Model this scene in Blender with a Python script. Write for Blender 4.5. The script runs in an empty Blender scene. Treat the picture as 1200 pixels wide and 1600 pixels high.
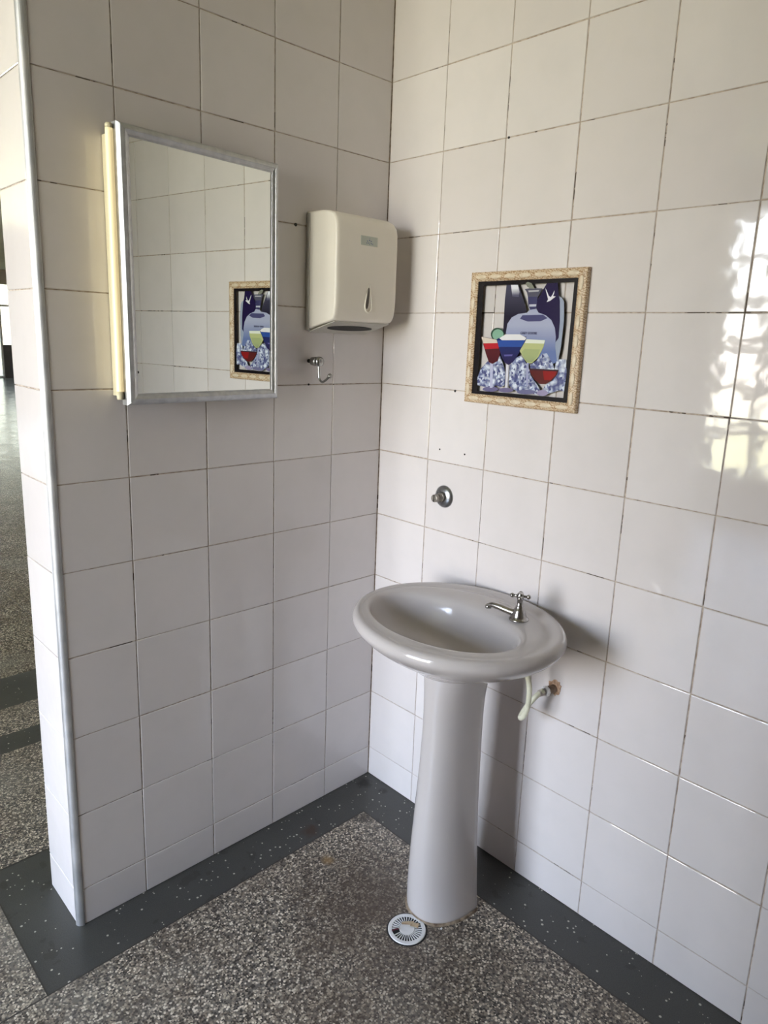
import bpy, bmesh, math, random
from mathutils import Vector, Matrix
random.seed(7)
PI = math.pi
scene = bpy.context.scene
col = scene.collection

# ---------------------------------------------------------------- camera
cam_data = bpy.data.cameras.new('camera')
cam = bpy.data.objects.new('camera', cam_data); col.objects.link(cam)
ca = Vector((0.7217988, -0.6911834, 0.0356652)); cb = Vector((0.1226717, 0.1784809, 0.9762665)); cc = Vector((0.6811448, 0.7002929, -0.2136159))
M = Matrix((( ca.x, cb.x, -cc.x, -1.45984), (ca.y, cb.y, -cc.y, -1.51509), (ca.z, cb.z, -cc.z, 1.42436), (0, 0, 0, 1)))
cam.matrix_world = M
cam_data.sensor_fit = 'VERTICAL'; cam_data.sensor_height = 24; cam_data.sensor_width = 18
cam_data.lens = 1096.01 / 1600 * 24
cam_data.shift_x = 4.52 / 1600; cam_data.shift_y = -30.22 / 1600
cam_data.clip_start = 0.02; cam_data.clip_end = 200
scene.camera = cam

# ---------------------------------------------------------------- daylight
SKY = 15.0
world = bpy.data.worlds.new('sky'); scene.world = world; world.use_nodes = True
nt = world.node_tree; nt.nodes.clear()
out = nt.nodes.new('ShaderNodeOutputWorld'); bg = nt.nodes.new('ShaderNodeBackground')
tc = nt.nodes.new('ShaderNodeTexCoord'); sep = nt.nodes.new('ShaderNodeSeparateXYZ'); rmp = nt.nodes.new('ShaderNodeValToRGB')
mr = nt.nodes.new('ShaderNodeMapRange'); mr.inputs[1].default_value = -1; mr.inputs[2].default_value = 1
nt.links.new(tc.outputs['Generated'], sep.inputs[0]); nt.links.new(sep.outputs[2], mr.inputs[0]); nt.links.new(mr.outputs[0], rmp.inputs[0])
nt.links.new(rmp.outputs[0], bg.inputs[0]); nt.links.new(bg.outputs[0], out.inputs[0])
e = rmp.color_ramp.elements
e[0].position = 0.0; e[0].color = (.36, .35, .20, 1)
e[1].position = 1.0; e[1].color = (.50, .78, 1.42, 1)
for p, c in ((.44, (.44, .43, .27, 1)), (.49, (.78, .70, .64, 1)), (.53, (.95, .95, .93, 1)), (.70, (.72, .90, 1.24, 1))):
    k = e.new(p); k.color = c
bg.inputs[1].default_value = SKY

def portal(name, loc, rot, sx, sy):
    l = bpy.data.lights.new(name, 'AREA'); l.shape = 'RECTANGLE'; l.size = sx; l.size_y = sy; l.energy = 1
    l.cycles.is_portal = True
    o = bpy.data.objects.new(name, l); o.location = loc; o.rotation_euler = rot; col.objects.link(o)
WX = -5.0                                   # west wall
WY0, WY1, WZ0, WZ1 = -1.45, 1.00, 0.36, 2.58   # its window
portal('window_daylight', (WX - .02, (WY0 + WY1) / 2, (WZ0 + WZ1) / 2), (0, -PI / 2, 0), WZ1 - WZ0, WY1 - WY0)
scene.view_settings.view_transform = 'Standard'; scene.view_settings.look = 'None'
scene.view_settings.exposure = 1.46; scene.view_settings.gamma = 1.0; scene.view_settings.use_curve_mapping = False
scene.cycles.max_bounces = 10; scene.cycles.diffuse_bounces = 6; scene.cycles.glossy_bounces = 5
scene.cycles.caustics_reflective = False; scene.cycles.caustics_refractive = False
scene.cycles.sample_clamp_indirect = 6
scene.cycles.use_denoising = True

# ---------------------------------------------------------------- materials
class NT:
    def __init__(s, name):
        s.m = bpy.data.materials.new(name); s.m.use_nodes = True; s.t = s.m.node_tree; s.b = s.t.nodes['Principled BSDF']
    def n(s, kind, **kw):
        x = s.t.nodes.new('ShaderNode' + kind)
        for k, v in kw.items():
            if k.startswith('i_'): x.inputs[k[2:].replace('_', ' ')].default_value = v
            else: setattr(x, k, v)
        return x
    def l(s, a, b): s.t.links.new(a, b)
    def ramp(s, src, stops, interp='LINEAR'):
        r = s.n('ValToRGB'); r.color_ramp.interpolation = interp; el = r.color_ramp.elements
        while len(el) > 1: el.remove(el[-1])
        el[0].position, el[0].color = stops[0][0], (*stops[0][1], 1)
        for p, c in stops[1:]:
            k = el.new(p); k.color = (*c, 1)
        s.l(src, r.inputs[0]); return r.outputs[0]
    def mix(s, f, a, b):
        x = s.n('Mix', data_type='RGBA')
        for i, v in ((0, f), (6, a), (7, b)):
            if hasattr(v, 'is_output'): s.l(v, x.inputs[i])
            else: x.inputs[i].default_value = v if i == 0 else (*v, 1)
        return x.outputs[2]
    def math(s, op, a, b=0.0):
        x = s.n('Math', operation=op)
        for i, v in enumerate((a, b)):
            if hasattr(v, 'is_output'): s.l(v, x.inputs[i])
            else: x.inputs[i].default_value = v
        return x.outputs[0]
    def pos(s): return s.n('NewGeometry').outputs['Position']
    def noise(s, scale, detail=2.0, vec=None):
        x = s.n('TexNoise'); x.inputs['Scale'].default_value = scale; x.inputs['Detail'].default_value = detail
        s.l(vec or s.pos(), x.inputs['Vector']); return x.outputs['Fac']
    def bump(s, h, strength, dist):
        x = s.n('Bump'); x.inputs['Strength'].default_value = strength; x.inputs['Distance'].default_value = dist
        s.l(h, x.inputs['Height']); s.l(x.outputs[0], s.b.inputs['Normal'])
def plain(name, c, rough=.5, metal=0.0, **kw):
    t = NT(name); t.b.inputs['Base Color'].default_value = (*c, 1); t.b.inputs['Roughness'].default_value = rough; t.b.inputs['Metallic'].default_value = metal
    for k, v in kw.items(): t.b.inputs[k.replace('_', ' ')].default_value = v
    return t.m
def mottled(name, c1, c2, scale, rough=.5, metal=0.0, rough2=None, bump=0.0):
    t = NT(name); f = t.noise(scale, 4)
    t.l(t.ramp(f, [(.35, c1), (.65, c2)]), t.b.inputs['Base Color'])
    t.b.inputs['Roughness'].default_value = rough; t.b.inputs['Metallic'].default_value = metal
    if rough2 is not None:
        m = t.n('MapRange'); m.inputs[3].default_value = rough; m.inputs[4].default_value = rough2; t.l(f, m.inputs[0]); t.l(m.outputs[0], t.b.inputs['Roughness'])
    if bump: t.bump(f, bump, .001)
    return t.m
def tile_mat():
    t = NT('glazed_tile'); g = t.n('NewGeometry'); r = g.outputs['Random Per Island']
    base = t.ramp(r, [(0, (.680, .645, .640)), (.5, (.705, .670, .664)), (1, (.725, .694, .690))])
    cl = t.noise(14, 3)
    base = t.mix(t.ramp(cl, [(.45, (0, 0, 0)), (.8, (.25, .25, .25))]), base, (.60, .585, .575))
    t.l(base, t.b.inputs['Base Color']); t.b.inputs['Roughness'].default_value = .05
    t.b.inputs['Specular IOR Level'].default_value = .5
    h = t.math('ADD', t.noise(22, 1), t.math('MULTIPLY', t.noise(260, 1), .035))
    t.bump(h, .35, .0010); return t.m
def grout_mat():
    t = NT('grout'); f = t.noise(9, 3); g = t.noise(70, 4)
    c = t.ramp(g, [(.35, (.30, .235, .185)), (.6, (.54, .465, .395))])
    d = t.math('MULTIPLY', t.math('GREATER_THAN', f, .60), t.math('GREATER_THAN', t.noise(55, 2), .47))
    c = t.mix(d, c, (.09, .065, .045))
    t.l(c, t.b.inputs['Base Color']); t.b.inputs['Roughness'].default_value = .85; return t.m
DARK_SPOTS = ((-.323, -.100, .030, (.045, .024, .016), .85), (-.050, -.035, .030, (.014, .012, .010), .9), (-.030, -.105, .018, (.018, .014, .012), .8))
def terrazzo(name, light=True, r0=.25, r1=.55):
    t = NT(name); p = t.pos()
    v = t.n('TexVoronoi'); v.inputs['Scale'].default_value = 205 if light else 105; t.l(p, v.inputs['Vector'])
    s = t.n('SeparateColor'); t.l(v.outputs['Color'], s.inputs[0]); rnd = s.outputs[0]; rnd2 = s.outputs[1]
    if light:
        chip = t.ramp(rnd, [(0, (.028, .024, .020)), (.29, (.11, .088, .066)), (.40, (.25, .21, .163)), (.62, (.44, .38, .295)), (.86, (.74, .665, .54))], 'CONSTANT')
        matrix = (.13, .115, .10)
        edge = t.math('LESS_THAN', v.outputs['Distance'], .62)
        c = t.mix(edge, matrix, chip)
        st = t.noise(4.2, 5)
        c = t.mix(t.ramp(st, [(.42, (0, 0, 0)), (.64, (.32, .32, .32))]), c, (.10, .068, .045))
        st2 = t.noise(2.3, 4)
        c = t.mix(t.ramp(st2, [(.5, (0, 0, 0)), (.72, (.35, .35, .35))]), c, (.30, .29, .26))
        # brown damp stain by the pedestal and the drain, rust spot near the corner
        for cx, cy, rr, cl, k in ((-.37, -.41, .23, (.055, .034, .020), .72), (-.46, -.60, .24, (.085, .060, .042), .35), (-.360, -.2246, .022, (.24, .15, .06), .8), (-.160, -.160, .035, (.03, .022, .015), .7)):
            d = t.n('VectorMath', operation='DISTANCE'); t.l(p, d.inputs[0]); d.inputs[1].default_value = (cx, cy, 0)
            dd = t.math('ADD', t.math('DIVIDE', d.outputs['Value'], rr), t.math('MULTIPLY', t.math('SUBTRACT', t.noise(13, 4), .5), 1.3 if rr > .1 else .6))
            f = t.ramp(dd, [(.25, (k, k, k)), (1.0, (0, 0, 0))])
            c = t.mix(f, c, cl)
        t.b.inputs['Roughness'].default_value = .42
    else:
        base = t.mix(t.noise(420, 2), (.016, .016, .014), (.082, .082, .077))
        base = t.mix(t.ramp(t.noise(5, 4), [(.4, (0, 0, 0)), (.7, (.5, .5, .5))]), base, (.066, .066, .060))
        f = t.math('MULTIPLY', t.math('LESS_THAN', v.outputs['Distance'], t.math('MULTIPLY', rnd2, .33)), t.math('GREATER_THAN', rnd, .78))
        c = t.mix(f, base, (.48, .46, .40))
        g = t.math('MULTIPLY', t.math('GREATER_THAN', t.noise(17, 5), .63), .35)
        c = t.mix(g, c, (.022, .017, .013))
        for cx, cy, rr, cl, k in DARK_SPOTS:          # old brown smudges near the corner
            d = t.n('VectorMath', operation='DISTANCE'); t.l(p, d.inputs[0]); d.inputs[1].default_value = (cx, cy, 0)
            dd = t.math('ADD', t.math('DIVIDE', d.outputs['Value'], rr), t.math('MULTIPLY', t.math('SUBTRACT', t.noise(40, 4), .5), 1.5))
            c = t.mix(t.ramp(dd, [(.4, (k, k, k)), (1.0, (0, 0, 0))]), c, cl)
        t.b.inputs['Roughness'].default_value = .38
    t.l(c, t.b.inputs['Base Color'])
    m = t.n('MapRange'); m.inputs[3].default_value = r0; m.inputs[4].default_value = r1; t.l(t.noise(6, 5), m.inputs[0]); t.l(m.outputs[0], t.b.inputs['Roughness'])
    t.bump(t.noise(60, 2), .12, .002)
    return t.m
TILE, GROUT, TERR, DARKT = tile_mat(), grout_mat(), terrazzo('terrazzo'), terrazzo('dark_terrazzo', False)
POLISH = terrazzo('polished_terrazzo', True, .06, .34)
LINE = plain('divider_strip', (.04, .035, .03), .5)
PAINT = mottled('wall_paint', (.36, .31, .26), (.42, .37, .31), 3, .7)
CEIL = mottled('ceiling_paint', (.66, .66, .55), (.72, .72, .61), 2, .8)
BACKP = mottled('back_wall_paint', (.74, .70, .64), (.80, .76, .70), 3, .7)
ALU = mottled('aluminium', (.48, .49, .51), (.58, .59, .60), 60, .38, .85, .50)
TRIMA = mottled('trim_aluminium', (.46, .47, .48), (.58, .58, .58), 18, .40, .8, .55)
CERAM = mottled('grey_ceramic', (.50, .47, .462), (.52, .49, .48), 4, .09)
CHROME = mottled('chrome', (.36, .35, .34), (.52, .51, .50), 90, .14, 1.0, .28)
CREAM = mottled('cream_plastic', (.83, .785, .69), (.86, .815, .72), 8, .32)
GREYP = mottled('grey_plastic', (.50, .48, .43), (.56, .54, .49), 30, .4)
BLACK = plain('black_void', (.006, .006, .006), .6)
HOSEM = mottled('hose_plastic', (.60, .60, .46), (.70, .70, .56), 40, .35)
PVC = mottled('white_plastic', (.68, .68, .68), (.78, .78, .77), 30, .35)
OLDP = mottled('stained_plastic', (.40, .35, .31), (.62, .58, .54), 60, .4)
RAW = mottled('broken_plaster', (.38, .23, .14), (.58, .42, .30), 120, .9, bump=.8)
MIRROR = plain('mirror_glass', (.84, .87, .84), .004, 1.0)

# ---------------------------------------------------------------- helpers
def link(name, bm, mats, parent=None, smooth=False, recalc=True):
    if recalc: bmesh.ops.recalc_face_normals(bm, faces=bm.faces)
    me = bpy.data.meshes.new(name); bm.to_mesh(me); bm.free()
    for m in (mats if isinstance(mats, (list, tuple)) else [mats]): me.materials.append(m)
    if smooth:
        for p in me.polygons: p.use_smooth = True
    o = bpy.data.objects.new(name, me); col.objects.link(o)
    if parent:
        o.parent = parent
        loc = parent_world(parent); o.matrix_parent_inverse = loc.inverted()
    return o
def parent_world(o):
    m = Matrix.LocRotScale(o.location, o.rotation_euler, o.scale)
    if o.parent: m = parent_world(o.parent) @ o.matrix_parent_inverse @ m
    return m
def thing(name, loc, label, cat, rz=0):
    o = bpy.data.objects.new(name, None); col.objects.link(o); o.location = loc; o.rotation_euler = (0, 0, rz); o.empty_display_size = .05
    o['label'] = label; o['category'] = cat; return o
def struct(o): o['kind'] = 'structure'; return o
def box(bm, lo, hi, mat=0, bev=0.0):
    r = bmesh.ops.create_cube(bm, size=1.0); vs = r['verts']
    for v in vs: v.co = Vector([lo[i] + (v.co[i] + .5) * (hi[i] - lo[i]) for i in range(3)])
    fs = {f for v in vs for f in v.link_faces}
    for f in fs: f.material_index = mat
    if bev: bmesh.ops.bevel(bm, geom=list({e for f in fs for e in f.edges}), offset=bev, segments=2, affect='EDGES', profile=.6)
def loft(bm, rings, mat=0, cap0=False, cap1=False, closed=True):
    V = [[bm.verts.new(p) for p in r] for r in rings]; n = len(rings[0])
    for a, b in zip(V, V[1:]):
        for i in range(n if closed else n - 1):
            f = bm.faces.new((a[i], a[(i + 1) % n], b[(i + 1) % n], b[i])); f.material_index = mat
    if cap0: bm.faces.new(V[0]).material_index = mat
    if cap1: bm.faces.new(V[-1]).material_index = mat
    return V
def frame_of(d):
    d = d.normalized(); u = d.cross(Vector((0, 0, 1)))
    if u.length < .05: u = d.cross(Vector((1, 0, 0)))
    u.normalize(); return u, d.cross(u)
def lathe(bm, p0, axis, prof, seg=28, mat=0):          # prof: (distance along axis, radius)
    axis = Vector(axis).normalized(); u, v = frame_of(axis); p0 = Vector(p0)
    rings = [[p0 + axis * h + (u * math.cos(2 * PI * i / seg) + v * math.sin(2 * PI * i / seg)) * max(r, 1e-5) for i in range(seg)] for h, r in prof]
    loft(bm, rings, mat, True, True)
def tube(bm, pts, rad, seg=12, mat=0, smooth_n=6):
    P = [Vector(p) for p in pts]
    if smooth_n > 1:
        Q = [P[0]]; E = [P[0] * 2 - P[1]] + P + [P[-1] * 2 - P[-2]]
        for i in range(1, len(E) - 2):
            for k in range(1, smooth_n + 1):
                t = k / smooth_n; a, b, c, d = E[i - 1:i + 3]
                Q.append(.5 * ((2 * b) + (c - a) * t + (2 * a - 5 * b + 4 * c - d) * t * t + (3 * b - a - 3 * c + d) * t ** 3))
        P = Q
    n = len(P); R = rad if callable(rad) else (lambda t: rad)
    d0 = (P[1] - P[0]).normalized(); u, _ = frame_of(d0); rings = []
    for i, p in enumerate(P):
        d = (P[min(i + 1, n - 1)] - P[max(i - 1, 0)]).normalized(); u = (u - d * u.dot(d)).normalized(); v = d.cross(u); r = R(i / (n - 1))
        rings.append([p + (u * math.cos(2 * PI * k / seg) + v * math.sin(2 * PI * k / seg)) * r for k in range(seg)])
    loft(bm, rings, mat, True, True)
def ball(bm, c, r, mat=0, seg=16):
    res = bmesh.ops.create_uvsphere(bm, u_segments=seg, v_segments=seg // 2 + 2, radius=r)
    for v in res['verts']:
        v.co += Vector(c)
        for f in v.link_faces: f.material_index = mat

# ---------------------------------------------------------------- tiled walls
ROWS = [0.0, .0978, .2996, .5005, .7002, .8994, 1.0975, 1.2972, 1.4987, 1.7012, 1.9043, 2.1071, 2.3080, 2.5080, 2.7080, 2.90]
def tiles(bm, origin, u, n, us, zs, gap=.0022, mat=0):
    """rows and columns of glazed tiles; origin on the face of the tiling, u along it, n into the room"""
    origin, u, n = Vector(origin), Vector(u), Vector(n); zv = Vector((0, 0, 1))
    for a, b in zip(us, us[1:]):
        for c, d in zip(zs, zs[1:]):
            g0 = gap * random.uniform(.35, .65)
            ja, jb = [random.uniform(-.0004, .0004) for _ in range(2)]
            a2, b2, c2, d2 = a + g0 + ja, b - g0 + ja, c + g0 + jb, d - g0 + jb
            tilt = [random.uniform(-.00035, .00005) for _ in range(4)]
            rings = []
            for ins, dep in ((0, -.003), (0, -.0012), (.0005, -.0004), (.0016, 0)):
                cs = ((a2 + ins, c2 + ins), (b2 - ins, c2 + ins), (b2 - ins, d2 - ins), (a2 + ins, d2 - ins))
                rings.append([origin + u * x + zv * z + n * (dep + (tilt[i] if dep > -.002 else 0)) for i, (x, z) in enumerate(cs)])
            V = [[bm.verts.new(p) for p in r] for r in rings]
            for r0, r1 in zip(V, V[1:]):
                for i in range(4): bm.faces.new((r0[i], r0[(i + 1) % 4], r1[(i + 1) % 4], r1[i])).material_index = mat
            bm.faces.new(V[-1]).material_index = mat
LCOLS = [.0004, .1886, .3866, .5853, .7835, .9440]
RCOLS = [.0004, .1983] + [.3969 + .1991 * k for k in range(15)]
CH = 2.90
bm = bmesh.new()
box(bm, (-.9545, .0022, 0), (.10, .1814, CH), 1)
tiles(bm, (0, 0, 0), (-1, 0, 0), (0, -1, 0), LCOLS, ROWS)
tiles(bm, (-.9573, 0, 0), (0, 1, 0), (-1, 0, 0), [.0135, .1836], ROWS)
tiles(bm, (-.9573, .1836, 0), (1, 0, 0), (0, 1, 0), [0, .16, .36, .56, .76, .9573], ROWS)
wl = struct(link('wall_left', bm, [TILE, GROUT]))
bm = bmesh.new()
box(bm, (.0022, -3.2, 0), (.12, .0022, CH), 1)
tiles(bm, (0, 0, 0), (0, -1, 0), (-1, 0, 0), RCOLS[:-1] + [3.2], ROWS)
wr = struct(link('wall_right', bm, [TILE, GROUT]))
# little screw holes and a plugged hole in the tiles
for i, (y, z, r) in enumerate(((-.2412, 1.1315, .0026), (-.3308, 1.1298, .0026), (-.2845, 1.2955, .0034), (-.4055, 1.9035, .0030))):
    bm = bmesh.new(); lathe(bm, (.001, y, z), (-1, 0, 0), [(0, r), (.0013, r), (.0014, r * .6)], 12); link('screw_hole', bm, BLACK, wr)
for x, z, r in ((-.3224, 1.6999, .0045), (-.2740, 1.2978, .0030)):
    bm = bmesh.new(); lathe(bm, (x, .001, z), (0, -1, 0), [(0, r), (.0013, r), (.0014, r * .6)], 12); link('screw_hole', bm, BLACK, wl)
# aluminium corner profile on the free end of the wall
bm = bmesh.new(); prof = []
for i in range(9):
    a = i / 8 * PI / 2; prof.append((-.9450 - .0145 * math.sin(a), .0130 - .0145 * math.cos(a)))
prof += [(-.9560, .0150), (-.9450, .0150), (-.9430, .0060), (-.9430, -.0012)]
loft(bm, [[Vector((x, y, z)) for x, y in prof] for z in (0.0, CH)], 0, True, True)
t1 = struct(link('trim_1', bm, TRIMA))
# walls nobody sees from here: behind the camera, the window wall, the hall beyond, plus two slabs added to block light
bm = bmesh.new(); box(bm, (WX - .15, -3.35, 0), (.12, -3.2, CH)); struct(link('wall_back', bm, BACKP))
bm = bmesh.new(); box(bm, (-2.05, -3.2, 0), (-1.92, -.75, CH)); struct(link('light_block_inner', bm, PAINT))  # unseen slab added so window light falls off along the right wall
bm = bmesh.new(); box(bm, (-3.10, .27, 0), (-2.98, 1.35, CH)); struct(link('light_block_hall', bm, PAINT))  # unseen stub added to keep window light off the wall's free end
HX, HY = 7.0, 20.0
bm = bmesh.new()
box(bm, (WX - .15, -3.2, 0), (WX, WY0, CH)); box(bm, (WX - .15, WY0, 0), (WX, WY1, WZ0)); box(bm, (WX - .15, WY0, WZ1), (WX, WY1, CH)); box(bm, (WX - .15, WY1, 0), (WX, 5.2, CH))
box(bm, (WX - .15, 5.2, 2.45), (WX, 10.0, CH)); box(bm, (WX - .15, 5.2, 0), (WX, 10.0, 1.0)); box(bm, (WX - .15, 10.0, 0), (WX, HY, CH))
struct(link('wall_west', bm, PAINT))
bm = bmesh.new()
box(bm, (4.70, HY, 0), (HX, HY + .19, .90), 1); box(bm, (WX, HY, 2.52), (HX, HY + .2, CH), 0)
box(bm, (WX, HY, 0), (3.9, HY + .2, 2.52), 0)
struct(link('wall_far', bm, [PAINT, mottled('dado', (.055, .052, .05), (.075, .07, .068), 4, .5)]))
bm = bmesh.new(); box(bm, (HX, .1, 0), (HX + .15, HY + .2, CH)); struct(link('wall_east', bm, PAINT))
bm = bmesh.new(); box(bm, (.10, .02, 0), (HX, .1836, CH)); struct(link('wall_front', bm, PAINT))
bm = bmesh.new(); box(bm, (WX - .15, -3.35, CH), (HX + .15, HY + .2, CH + .12)); struct(link('ceiling', bm, CEIL))

# ---------------------------------------------------------------- floor
def region(x, y):
    if .887 < y < 1.005 or 1.20 < y < 1.46: return 1
    if y > 1.46: return 3
    if y > .325: return 0
    if x > -1.0765 and y > -.1365: return 1
    if x > -.1445: return 1
    return 0
xs = [WX - 1.5, -1.0765, -.1445, .12, HX + .2]; ys = [-3.35, -.1365, .325, .887, 1.005, 1.20, 1.46, HY + 3]
bm = bmesh.new()
for x0, x1 in zip(xs, xs[1:]):
    for y0, y1 in zip(ys, ys[1:]):
        if x0 >= .1 and y1 < 0: continue
        vs = [bm.verts.new(p) for p in ((x0, y0, 0), (x1, y0, 0), (x1, y1, 0), (x0, y1, 0))]
        bm.faces.new(vs).material_index = region((x0 + x1) / 2, (y0 + y1) / 2)
box(bm, (WX - 1.5, -3.35, -.1), (HX + .2, HY + 3, -.0005), 0)
def strip(x0, y0, x1, y1, w=.0016):
    box(bm, (min(x0, x1) - w, min(y0, y1) - w, -.0004), (max(x0, x1) + w, max(y0, y1) + w, .0004), 2)
strip(WX, -.1365, -.1445, -.1365); strip(-.1445, -3.2, -.1445, -.1365); strip(-1.0765, -.1365, -1.0765, .325); strip(WX, .325, 0, .325)
for y in (2.05, 2.95, 4.1, 5.3, 6.5, 7.8, 9.2, 11, 13, 15): strip(WX, y, HX, y)
for x in (-.40, .75, 1.9, 3.1, 4.3): strip(x, 1.46, x, HY)
struct(link('floor', bm, [TERR, DARKT, LINE, POLISH], recalc=False))

# ---------------------------------------------------------------- window in the west wall: thick grid of small panes
w1 = bpy.data.objects.new('window_1', None); col.objects.link(w1); w1.location = (WX, (WY0 + WY1) / 2, WZ0); struct(w1)
FR = mottled('window_concrete', (.42, .41, .38), (.50, .49, .46), 12, .7)
bm = bmesh.new(); ny, nz = 6, 6; fy, fz = (WY1 - WY0) / ny, (WZ1 - WZ0) / nz
for i in range(ny + 1): box(bm, (WX - .10, WY0 + i * fy - .042, WZ0), (WX - .05, WY0 + i * fy + .042, WZ1))
for k in range(nz + 1): box(bm, (WX - .099, WY0, WZ0 + k * fz - .038), (WX - .051, WY1, WZ0 + k * fz + .038))
link('window_frame', bm, FR, w1)
tg = NT('clear_glass'); tr = tg.n('BsdfTransparent'); gl = tg.n('BsdfGlossy'); gl.inputs['Roughness'].default_value = .02; ms = tg.n('MixShader'); ms.inputs[0].default_value = .04
tr.inputs[0].default_value = (1, 1, 1, 1)
tg.l(tr.outputs[0], ms.inputs[1]); tg.l(gl.outputs[0], ms.inputs[2]); tg.l(ms.outputs[0], tg.t.nodes['Material Output'].inputs['Surface'])
GLASS = tg.m
bm = bmesh.new(); box(bm, (WX - .078, WY0, WZ0), (WX - .074, WY1, WZ1)); link('window_pane', bm, GLASS, w1)

# far end of the hall: added panes dimming the sky and feeding floor glare, a leaning slatted gate, a few pixels wide in the picture
w2 = bpy.data.objects.new('window_2', None); col.objects.link(w2); w2.location = (4.7, HY, 0); struct(w2)
fg = NT('sky_dimming_glass'); tr = fg.n('BsdfTransparent'); tr.inputs[0].default_value = (.27, .275, .25, 1)
gl = fg.n('BsdfGlossy'); gl.inputs['Roughness'].default_value = .3; ms = fg.n('MixShader'); ms.inputs[0].default_value = .05
fg.l(tr.outputs[0], ms.inputs[1]); fg.l(gl.outputs[0], ms.inputs[2]); fg.l(ms.outputs[0], fg.t.nodes['Material Output'].inputs['Surface'])
bm = bmesh.new(); box(bm, (3.9, HY + .06, .9), (HX, HY + .07, 2.52)); box(bm, (3.9, HY + .06, 0), (4.70, HY + .07, .9)); link('window_pane', bm, fg.m, w2)
bm = bmesh.new()
for x in (3.9, 4.28, 4.66): box(bm, (x, HY + .02, 0), (x + .05, HY + .10, 2.52))
for z in (0, 1.93): box(bm, (3.9, HY + .02, z), (4.7 if z == 0 else HX, HY + .1, z + .05))
link('window_frame', bm, FR, w2)

# ---------------------------------------------------------------- pedestal wash basin
SY = -.525
sink = thing('pedestal_washbasin', (-.22, SY, 0), 'grey ceramic oval washbasin on a tall flared pedestal standing against the tiled right wall', 'washbasin')
N = 112
def ell(cx, ax, by, z, cy=-.527, g=0.0):
    r = []
    for i in range(N):
        a = 2 * PI * i / N; x = cx + ax * math.cos(a); r.append(Vector((min(x, -.0012), cy + by * math.sin(a), z + g * max(0.0, math.cos(a)) ** .7)))
    return r
bm = bmesh.new()
loft(bm, [ell(*p) for p in ((-.236, .050, .045, .6630), (-.236, .092, .086, .6638), (-.234, .106, .100, .6680), (-.232, .115, .115, .6775), (-.231, .134, .144, .6890), (-.231, .160, .178, .7040), (-.232, .188, .212, .7220),
    (-.2335, .211, .241, .7405), (-.2345, .2260, .2575, .7565), (-.2345, .2322, .2640, .7670), (-.2345, .2330, .2648, .7740), (-.2345, .2300, .2615, .7835), (-.2345, .2230, .2545, .7890), (-.236, .2140, .2460, .7900),
    (-.2400, .2050, .2410, .7885, -.525, -.0025), (-.2450, .1950, .2360, .7880, -.523, -.0042), (-.2490, .1880, .2320, .7885, -.521, -.0010), (-.2530, .1800, .2270, .7888, -.518, .0022), (-.2610, .1560, .2160, .7882, -.512, .0010), (-.2660, .1400, .2070, .7860, -.509), (-.2690, .1300, .2010, .7800, -.508),
    (-.2700, .1240, .1955, .7660, -.508), (-.2700, .1180, .1880, .7480, -.509), (-.2690, .1060, .1720, .7230, -.512), (-.2670, .0880, .1420, .7040, -.516), (-.2640, .0620, .0950, .6910, -.522), (-.2600, .0380, .0500, .6840), (-.2580, .0240, .0240, .6820))], 0, True, True)
basin = link('basin', bm, CERAM, sink, smooth=True)
ms = basin.modifiers.new('sub', 'SUBSURF'); ms.levels = 1; ms.render_levels = 1
bm = bmesh.new(); lathe(bm, (-.258, -.527, .6795), (0, 0, 1), [(0, .026), (.003, .026), (.0045, .022), (.004, .014), (.002, .012), (.001, .003)], 28)
link('waste_outlet', bm, CHROME, basin, smooth=True)
def ped_ring(z, h, d, xb=-.18, n=44):
    r = [Vector((xb + .0, SY - h * .93, z))]
    for i in range(n + 1):
        a = -PI / 2 + PI * i / n; e_ = 2 / 2.25
        r.append(Vector((xb - .004 - (d - .004) * abs(math.cos(a)) ** e_, SY + h * math.copysign(abs(math.sin(a)) ** e_, math.sin(a)), z)))
    r.append(Vector((xb + .0, SY + h * .93, z)))
    return r
PZ = [(0, .0870, .1400), (.012, .0865, .1420), (.03, .0850, .1445), (.07, .0815, .1470), (.12, .0780, .1480), (.20, .0728, .1462), (.30, .0675, .1410), (.40, .0648, .1335), (.50, .0630, .1290), (.56, .0632, .1290), (.60, .0655, .1290), (.635, .0710, .1280), (.660, .0770, .1270), (.672, .0800, .1260)]
bm = bmesh.new(); loft(bm, [ped_ring(*p) for p in PZ], 0, True, True)
ped = link('pedestal', bm, CERAM, sink, smooth=True)
for i, p in enumerate(ped.data.polygons):
    if abs(p.normal.x) > .9 and p.normal.x > 0 or abs(p.normal.z) > .9: p.use_smooth = False
bm = bmesh.new(); loft(bm, [ped_ring(0, .0912, .1450), ped_ring(.004, .0900, .1440), ped_ring(.006, .0868, .1405)], 0, True, True)
link('base_sealant', bm, mottled('old_sealant', (.10, .065, .04), (.34, .27, .19), 60, .7), ped)
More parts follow.
